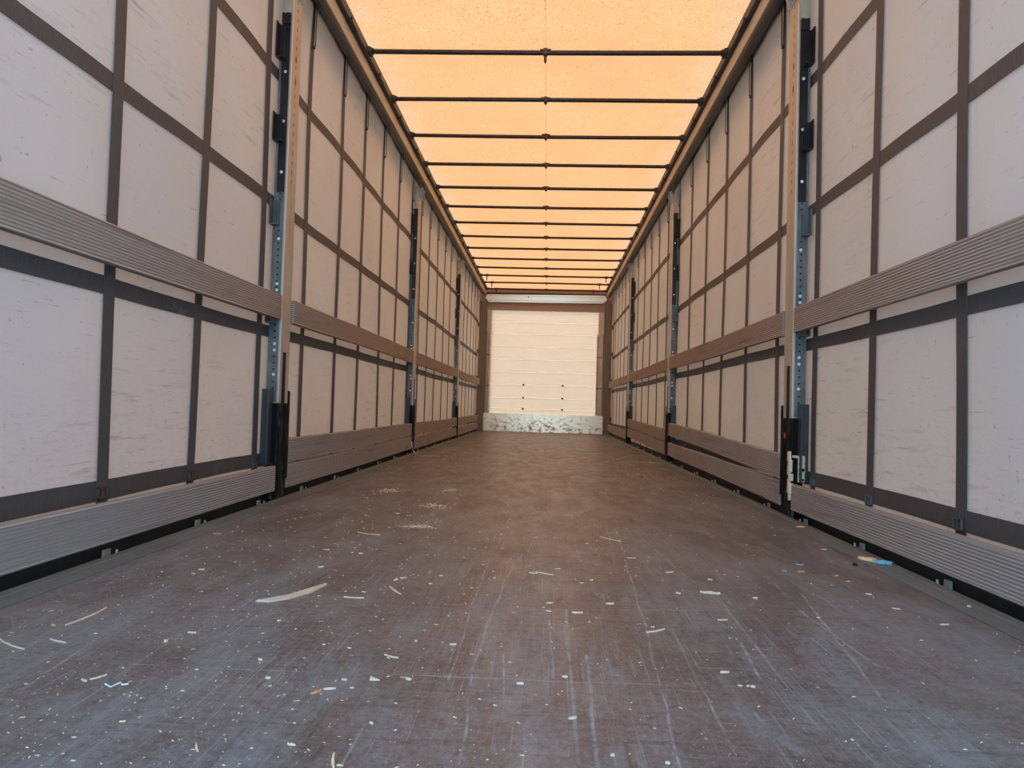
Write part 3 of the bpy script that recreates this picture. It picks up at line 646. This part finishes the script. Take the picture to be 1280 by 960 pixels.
for s in (-1, 1):
    side = 'left' if s < 0 else 'right'
    proto = make_post(-s)
    proto.location = (s*1.2, post_y[s][0], 0)
    tag(proto, ('galvanised side post with black foot in the left foreground' if s < 0 else 'galvanised side post in the right foreground, black foot with red spot and yellowed foam'), 'post', 'side posts')
    cps = [copy_tree(proto) for _ in (1, 2)]
    for i, c in enumerate(cps):
        c.location = (s*1.2, post_y[s][i+1], 0)
        c['label'] = ('galvanised side post on the %s, middle one of the three' if i == 0 else 'galvanised side post on the %s, the one closest to the white front wall') % side
    if s > 0:                                    # the red spot and foam only sit on the near right foot
        MB().cyl((-0.0045, 0.03, 0.372), (-0.0025, 0.03, 0.372), 0.016, seg=16).build('red_spot', M['red'], proto)
        ft = [c for c in proto.children if c.name.startswith('foot')][0]
        rr = random.Random(5); fb = MB()
        for k in range(26):
            z = 0.09 + 0.20*rr.random(); y = -0.068 + 0.016*rr.random(); q = 0.004+0.007*rr.random()
            fb.box(-0.004-q, 0.012*rr.random(), y-q*1.2, y+q*1.2, z-q*2.2, z+q*2.2, q*0.5)
        for k in range(8):
            z = 0.17 + 0.11*rr.random(); fb.box(0.015, 0.045, -0.112, -0.104, z-0.008, z+0.010, 0.003)
        fb.box(-0.003, 0.004, -0.070, -0.064, 0.085, 0.295, 0.001).box(0.015, 0.045, -0.107, -0.104, 0.165, 0.285, 0.001).box(0.0, 0.022, -0.106, -0.06, 0.275, 0.285, 0.001)
        fb.build('foam_scab', M['yellow'], ft)

# ---------------------------------------------------------------- ribbed wooden slats
def slat(s, ya, yb, z0, z0b, mat, label, group, xin=1.195, th=0.026, hgt=0.118):
    n = 11; pitch = 0.0098; prof = []
    z = 0.004; prof.append((0.0035, 0.0)); prof.append((0.0005, z))
    base = (hgt - n*pitch)/2
    for i in range(n):
        a = base + i*pitch
        prof += [(0.0004, a+0.0022), (0.0004, a+pitch-0.0028), (0.0024, a+pitch-0.0018), (0.0024, a+pitch)]
    prof += [(0.0005, hgt-0.004), (0.0035, hgt), (th-0.002, hgt), (th, hgt-0.003), (th, 0.003), (th-0.002, 0.0)]
    L = yb-ya; b = MB(); seg = 16; prev = None; r = random.Random(int(ya*97+z0*1000+s)); ph = r.uniform(0, 6); am = r.uniform(0.001, 0.003)
    for i in range(seg+1):
        y = -L/2 + L*i/seg; dx = am*math.sin(i/seg*3.1+ph); dz = (z0b-z0)*i/seg + am*math.sin(i*0.4+ph)
        ring = [b.bm.verts.new((s*(o+dx), y, zz+dz)) for o, zz in prof]
        if prev:
            m = len(ring)
            for k in range(m): b.bm.faces.new((prev[k], prev[(k+1) % m], ring[(k+1) % m], ring[k]))
        else: b.bm.faces.new(ring[::-1])
        prev = ring
    b.bm.faces.new(prev)
    o = b.build('wooden_slat', M[mat]); o.location = (s*xin, (ya+yb)/2, z0)
    tag(o, label, 'slat', group); return o
bays = {-1: [(0.0, 3.323), (3.488, 6.716), (6.881, 10.096), (10.261, 13.34)], 1: [(0.0, 3.361), (3.526, 6.726), (6.891, 10.096), (10.261, 13.34)]}
where = ['in the bay nearest the camera', 'between near and middle posts', 'between middle and far posts', 'in the bay beside the front wall']
for s in (-1, 1):
    side = 'left' if s < 0 else 'right'
    for i, (ya, yb) in enumerate(bays[s]):
        slat(s, ya, yb, 0.850, 0.855 if i else 0.850, 'wood_mid', 'brown ribbed slat at mid height on the %s, %s' % (side, where[i]), 'ribbed wooden slats', hgt=0.118 if i else 0.116)
low = {-1: [[(0.040, 0.040)], [(0.037, 0.040), (0.165, 0.165)], [(0.035, 0.035), (0.165, 0.168)], [(0.035, 0.035), (0.172, 0.180)]],
       1: [[(0.036, 0.036)], [(0.037, 0.062), (0.166, 0.245)], [(0.058, 0.098), (0.182, 0.228)], [(0.066, 0.070)]]}
for s in (-1, 1):
    side = 'left' if s < 0 else 'right'
    for i, (ya, yb) in enumerate(bays[s]):
        rows = low[s][i]
        for j, (za, zb) in enumerate(rows):
            pos = 'single' if len(rows) == 1 else ('lower' if j == 0 else 'upper')
            slat(s, ya, yb, za, zb, 'wood_low', '%s grey-brown ribbed slat above the deck %s, %s' % (pos, side, where[i]), 'ribbed wooden slats')

# ---------------------------------------------------------------- curtain tension poles at the front end
for s in (-1, 1):
    root = empty('tension_pole', (s*1.249, YE-0.115, 0)); tag(root, 'thin pale tension pole at the far end of the %s curtain' % ('left' if s < 0 else 'right'), 'pole')
    MB().cyl((0, 0, 0.02), (0, 0, 2.50), 0.010).build('pole', M['beam'], root, True)
    b = MB()
    for z in (0.25, 0.95, 1.45, 1.95): b.cyl((0, 0, z), (0, 0, z+0.07), 0.016)
    b.build('collar', M['strip'], root)
    MB().box(-0.02, 0.02, -0.02, 0.02, -0.02, 0.03, 0.003).build('foot', M['chassis'], root)

# ---------------------------------------------------------------- litter on the deck
def flake(name, L, W, H, mat, seed, bend=0.0):
    r = random.Random(seed); b = MB(); n = 7; prev = None
    for i in range(n+1):
        t = i/n; w = W*(0.25+0.75*math.sin(math.pi*min(max(t, 0.06), 0.94))**0.5)*r.uniform(0.75, 1.1)/2
        y = -L/2+L*t; x = bend*math.sin(math.pi*t) + r.uniform(-.06, .06)*W; h = H*r.uniform(0.6, 1.0)
        ring = [b.bm.verts.new(v) for v in ((x-w, y, 0), (x-w*0.7, y, h), (x+w*0.8, y, h*0.8), (x+w, y, 0))]
        if prev:
            for q in range(4): b.bm.faces.new((prev[q], prev[(q+1) % 4], ring[(q+1) % 4], ring[q]))
        else: b.bm.faces.new(ring[::-1])
        prev = ring
    b.bm.faces.new(prev); return b.build(name, M[mat])
big = [(-0.597, 1.657), (-0.574, 1.672), (-0.540, 1.716), (-0.510, 1.772), (-0.483, 1.843), (-0.482, 1.829), (-0.496, 1.752), (-0.528, 1.688), (-0.562, 1.655)]
b = MB(); c = Vector((sum(p[0] for p in big)/9, sum(p[1] for p in big)/9))
lo = [b.bm.verts.new((x-c.x, y-c.y, 0)) for x, y in big]; hi = [b.bm.verts.new(((x-c.x)*0.94, (y-c.y)*0.97, 0.004+0.0015*(i % 2))) for i, (x, y) in enumerate(big)]
for i in range(9): b.bm.faces.new((lo[i], lo[(i+1) % 9], hi[(i+1) % 9], hi[i]))
b.bm.faces.new(lo[::-1]); b.bm.faces.new(hi)
o = b.build('wood_splinter', M['splinter']); o.location = (c.x, c.y, 0.0); tag(o, 'largest pale pointed wood splinter lying on the deck, left of centre', 'splinter')
specials = {0: 'long thin straw-coloured stick on the deck at the far left, beside the edge strip', 3: 'short pale stick beside the white zigzag wire', 4: 'stubby tan stick on the deck, low and left of centre',
            5: 'thin pale sliver just right of the largest splinter', 14: 'broad pale wood chip on the deck right of centre', 12: 'thin pale stick on the deck near the middle, farther off', 15: 'dull slanting sliver right of centre, nearer than the broad chip', 16: 'greyish stick pointing to the camera at the bottom edge'}
for i, (a, q, w) in enumerate(STICKS):
    L = math.hypot(q[0]-a[0], q[1]-a[1]); o = flake('wood_stick', L, max(w, 0.003), 0.003 if i != 14 else 0.006, 'chipo' if i == 4 else 'chip', 100+i, L*0.04)
    o.location = ((a[0]+q[0])/2, (a[1]+q[1])/2, 0.0); o.rotation_euler.z = math.atan2(q[1]-a[1], q[0]-a[0]) - math.pi/2
    if i in specials: tag(o, specials[i], 'stick', 'sticks and slivers on the deck')
    else: tag(o, 'small pale wood sliver lying loose on the dark deck', 'stick', 'loose slivers on the deck')
orange = {2, 3, 12, 28, 29}
for i, (x, y, w) in enumerate(CHIPS):
    o = flake('wood_chip', w*(0.8+0.55*((i*7) % 5)/4), w*(0.38+0.35*((i*3) % 4)/3), 0.002+0.0012*(i % 3), 'chipo' if i in orange else 'chip', 300+i)
    o.location = (x, y, 0.0 if abs(x) < 1.1 else 0.0015); o.rotation_euler.z = math.pi/2 + ((i*37) % 60-30)/57
    if i in orange: tag(o, 'small orange-tan wood chip lying on the dark deck', 'wood chip', 'orange wood chips')
    elif abs(x) > 1.1: tag(o, 'pale crumb on the %s' % ('right edge strip beside the near post' if y < 2.8 else 'right edge strip at the foot of the near post'), 'wood chip')
    else: tag(o, 'small pale wood chip lying on the dark deck', 'wood chip', 'pale wood chips')
# white zigzag wire
z = [(-0.634, 1.147), (-0.618, 1.136), (-0.614, 1.156), (-0.606, 1.147), (-0.598, 1.152)]
o = MB().tube([(x+0.616, y-1.147, 0.0025) for x, y in z], 0.0014, 8).build('bent_wire', M['white']); o.location = (-0.616, 1.147, 0); tag(o, 'white zigzag piece of wire on the deck at lower left', 'wire')
o = flake('paper_scrap', 0.06, 0.045, 0.010, 'chip', 901, 0.01); o.location = (1.135, 2.43, 0.0015); o.rotation_euler.z = 0.5; tag(o, 'curled cream paper scrap on the right edge strip, beside the blue scrap', 'scrap')
o = flake('plastic_scrap', 0.055, 0.035, 0.012, 'blue', 902, 0.006); o.location = (1.165, 2.385, 0.0015); o.rotation_euler.z = 0.9; tag(o, 'bright blue plastic scrap on the right edge strip', 'scrap')
o = flake('rubber_crumb', 0.02, 0.016, 0.009, 'hole', 903); o.location = (1.058, 2.34, 0); tag(o, 'black rubber crumb on the deck by the right edge strip', 'crumb')
o = flake('plastic_scrap', 0.022, 0.008, 0.003, 'blue', 904); o.location = (0.879, 2.319, 0); o.rotation_euler.z = 1.2; tag(o, 'tiny blue plastic shred on the dark deck, right of centre', 'scrap')
o = flake('plastic_scrap', 0.03, 0.022, 0.004, 'pink', 905); o.location = (-1.060, 2.456, 0); o.rotation_euler.z = 1.4; tag(o, 'pinkish scrap on the deck near the left edge strip', 'scrap')
o = flake('plastic_scrap', 0.035, 0.03, 0.02, 'white', 906); o.location = (1.235, 2.80, -0.0546); tag(o, 'pale blue-white crumpled scrap lodged in the right gutter', 'scrap')
# ratchet string hanging off the middle left post
o = MB().tube([(0, 0, 0.11), (0.004, -0.004, 0.07), (0.018, -0.008, 0.03), (0.045, -0.02, 0.006), (0.06, -0.03, 0.004)], 0.005, 8, 0.5).build('cord_end', M['white']); o.location = (-1.190, 6.705, 0); tag(o, 'pale frayed cord end at the foot of the middle left post', 'cord')
# sawdust piles and dust
def dust(name, items, label, seed):
    r = random.Random(seed); b = MB()
    for x, y, q in items:
        h = q*r.uniform(0.2, 0.5); a = r.uniform(0, 3.14); l = q*r.uniform(0.8, 2.6); zf = 0.0 if abs(x) < 1.1 else 0.0015
        ca, sa = math.cos(a), math.sin(a); vs_ = []
        for (u, v) in ((-l, -q*0.6), (l, -q*0.4), (l*0.8, q*0.5), (-l*0.9, q*0.4)): vs_.append((x+(u*ca-v*sa)/2, y+(u*sa+v*ca)/2))
        lo = [b.bm.verts.new((u, v, zf)) for u, v in vs_]; tp = b.bm.verts.new((x, y, zf+h))
        for i in range(4): b.bm.faces.new((lo[i], lo[(i+1) % 4], tp))
        b.bm.faces.new(lo[::-1])
    o = b.build(name, M['chip']); tag(o, label, 'sawdust', None, 'stuff'); return o
r = random.Random(21); it = []
for k in range(9000):
    y = 0.85 + 6.5*r.random()**1.9; x = r.uniform(-1.09, 1.09)
    dens = 0.28 + 0.72*math.exp(-((x+0.55)/0.45)**2) if y < 3.8 else 0.35
    if r.random() < dens: it.append((x, y, r.choice((0.0008, 0.0010, 0.0013, 0.0017, 0.0028)) * (1 + y*0.25)))
for k in range(420):
    t = r.random(); it.append((-0.98+0.12*r.gauss(0, 1)*0.5, 1.4+1.9*t+r.gauss(0, .04), 0.0014))
for k in range(160):
    t = r.random(); it.append((-0.50-0.17*t+r.gauss(0, .012), 1.50+0.12*(1-t)+r.gauss(0, .012)-0.15*t, 0.0012))
dust('sawdust', it, 'fine pale sawdust scattered over the dark deck', 1)
for (x, y, sx_, sy_, n, lab) in ((-0.756, 3.849, 0.045, 0.05, 90, 'small sawdust heap on the left of the deck, beyond the near post'), (-0.447, 3.95, 0.03, 0.04, 50, 'faint sawdust heap beyond the near posts, left of centre'),
                                (-0.433, 3.335, 0.035, 0.045, 80, 'sawdust heap midway along the left half of the deck'), (-0.414, 2.756, 0.035, 0.02, 70, 'nearest sawdust heap, shaped like a wedge, left of centre'),
                                (-1.02, 6.5, 0.09, 0.10, 90, 'shavings at the foot of the middle left post'), (1.03, 6.55, 0.08, 0.12, 90, 'shavings at the foot of the middle right post'), (0.78, 5.2, 0.2, 0.25, 60, 'sparse crumbs on the right of the deck before the middle post')):
    dust('sawdust_heap', [(x+r.gauss(0, sx_), y+r.gauss(0, sy_), 0.0045) for _ in range(n*2)], lab, n)
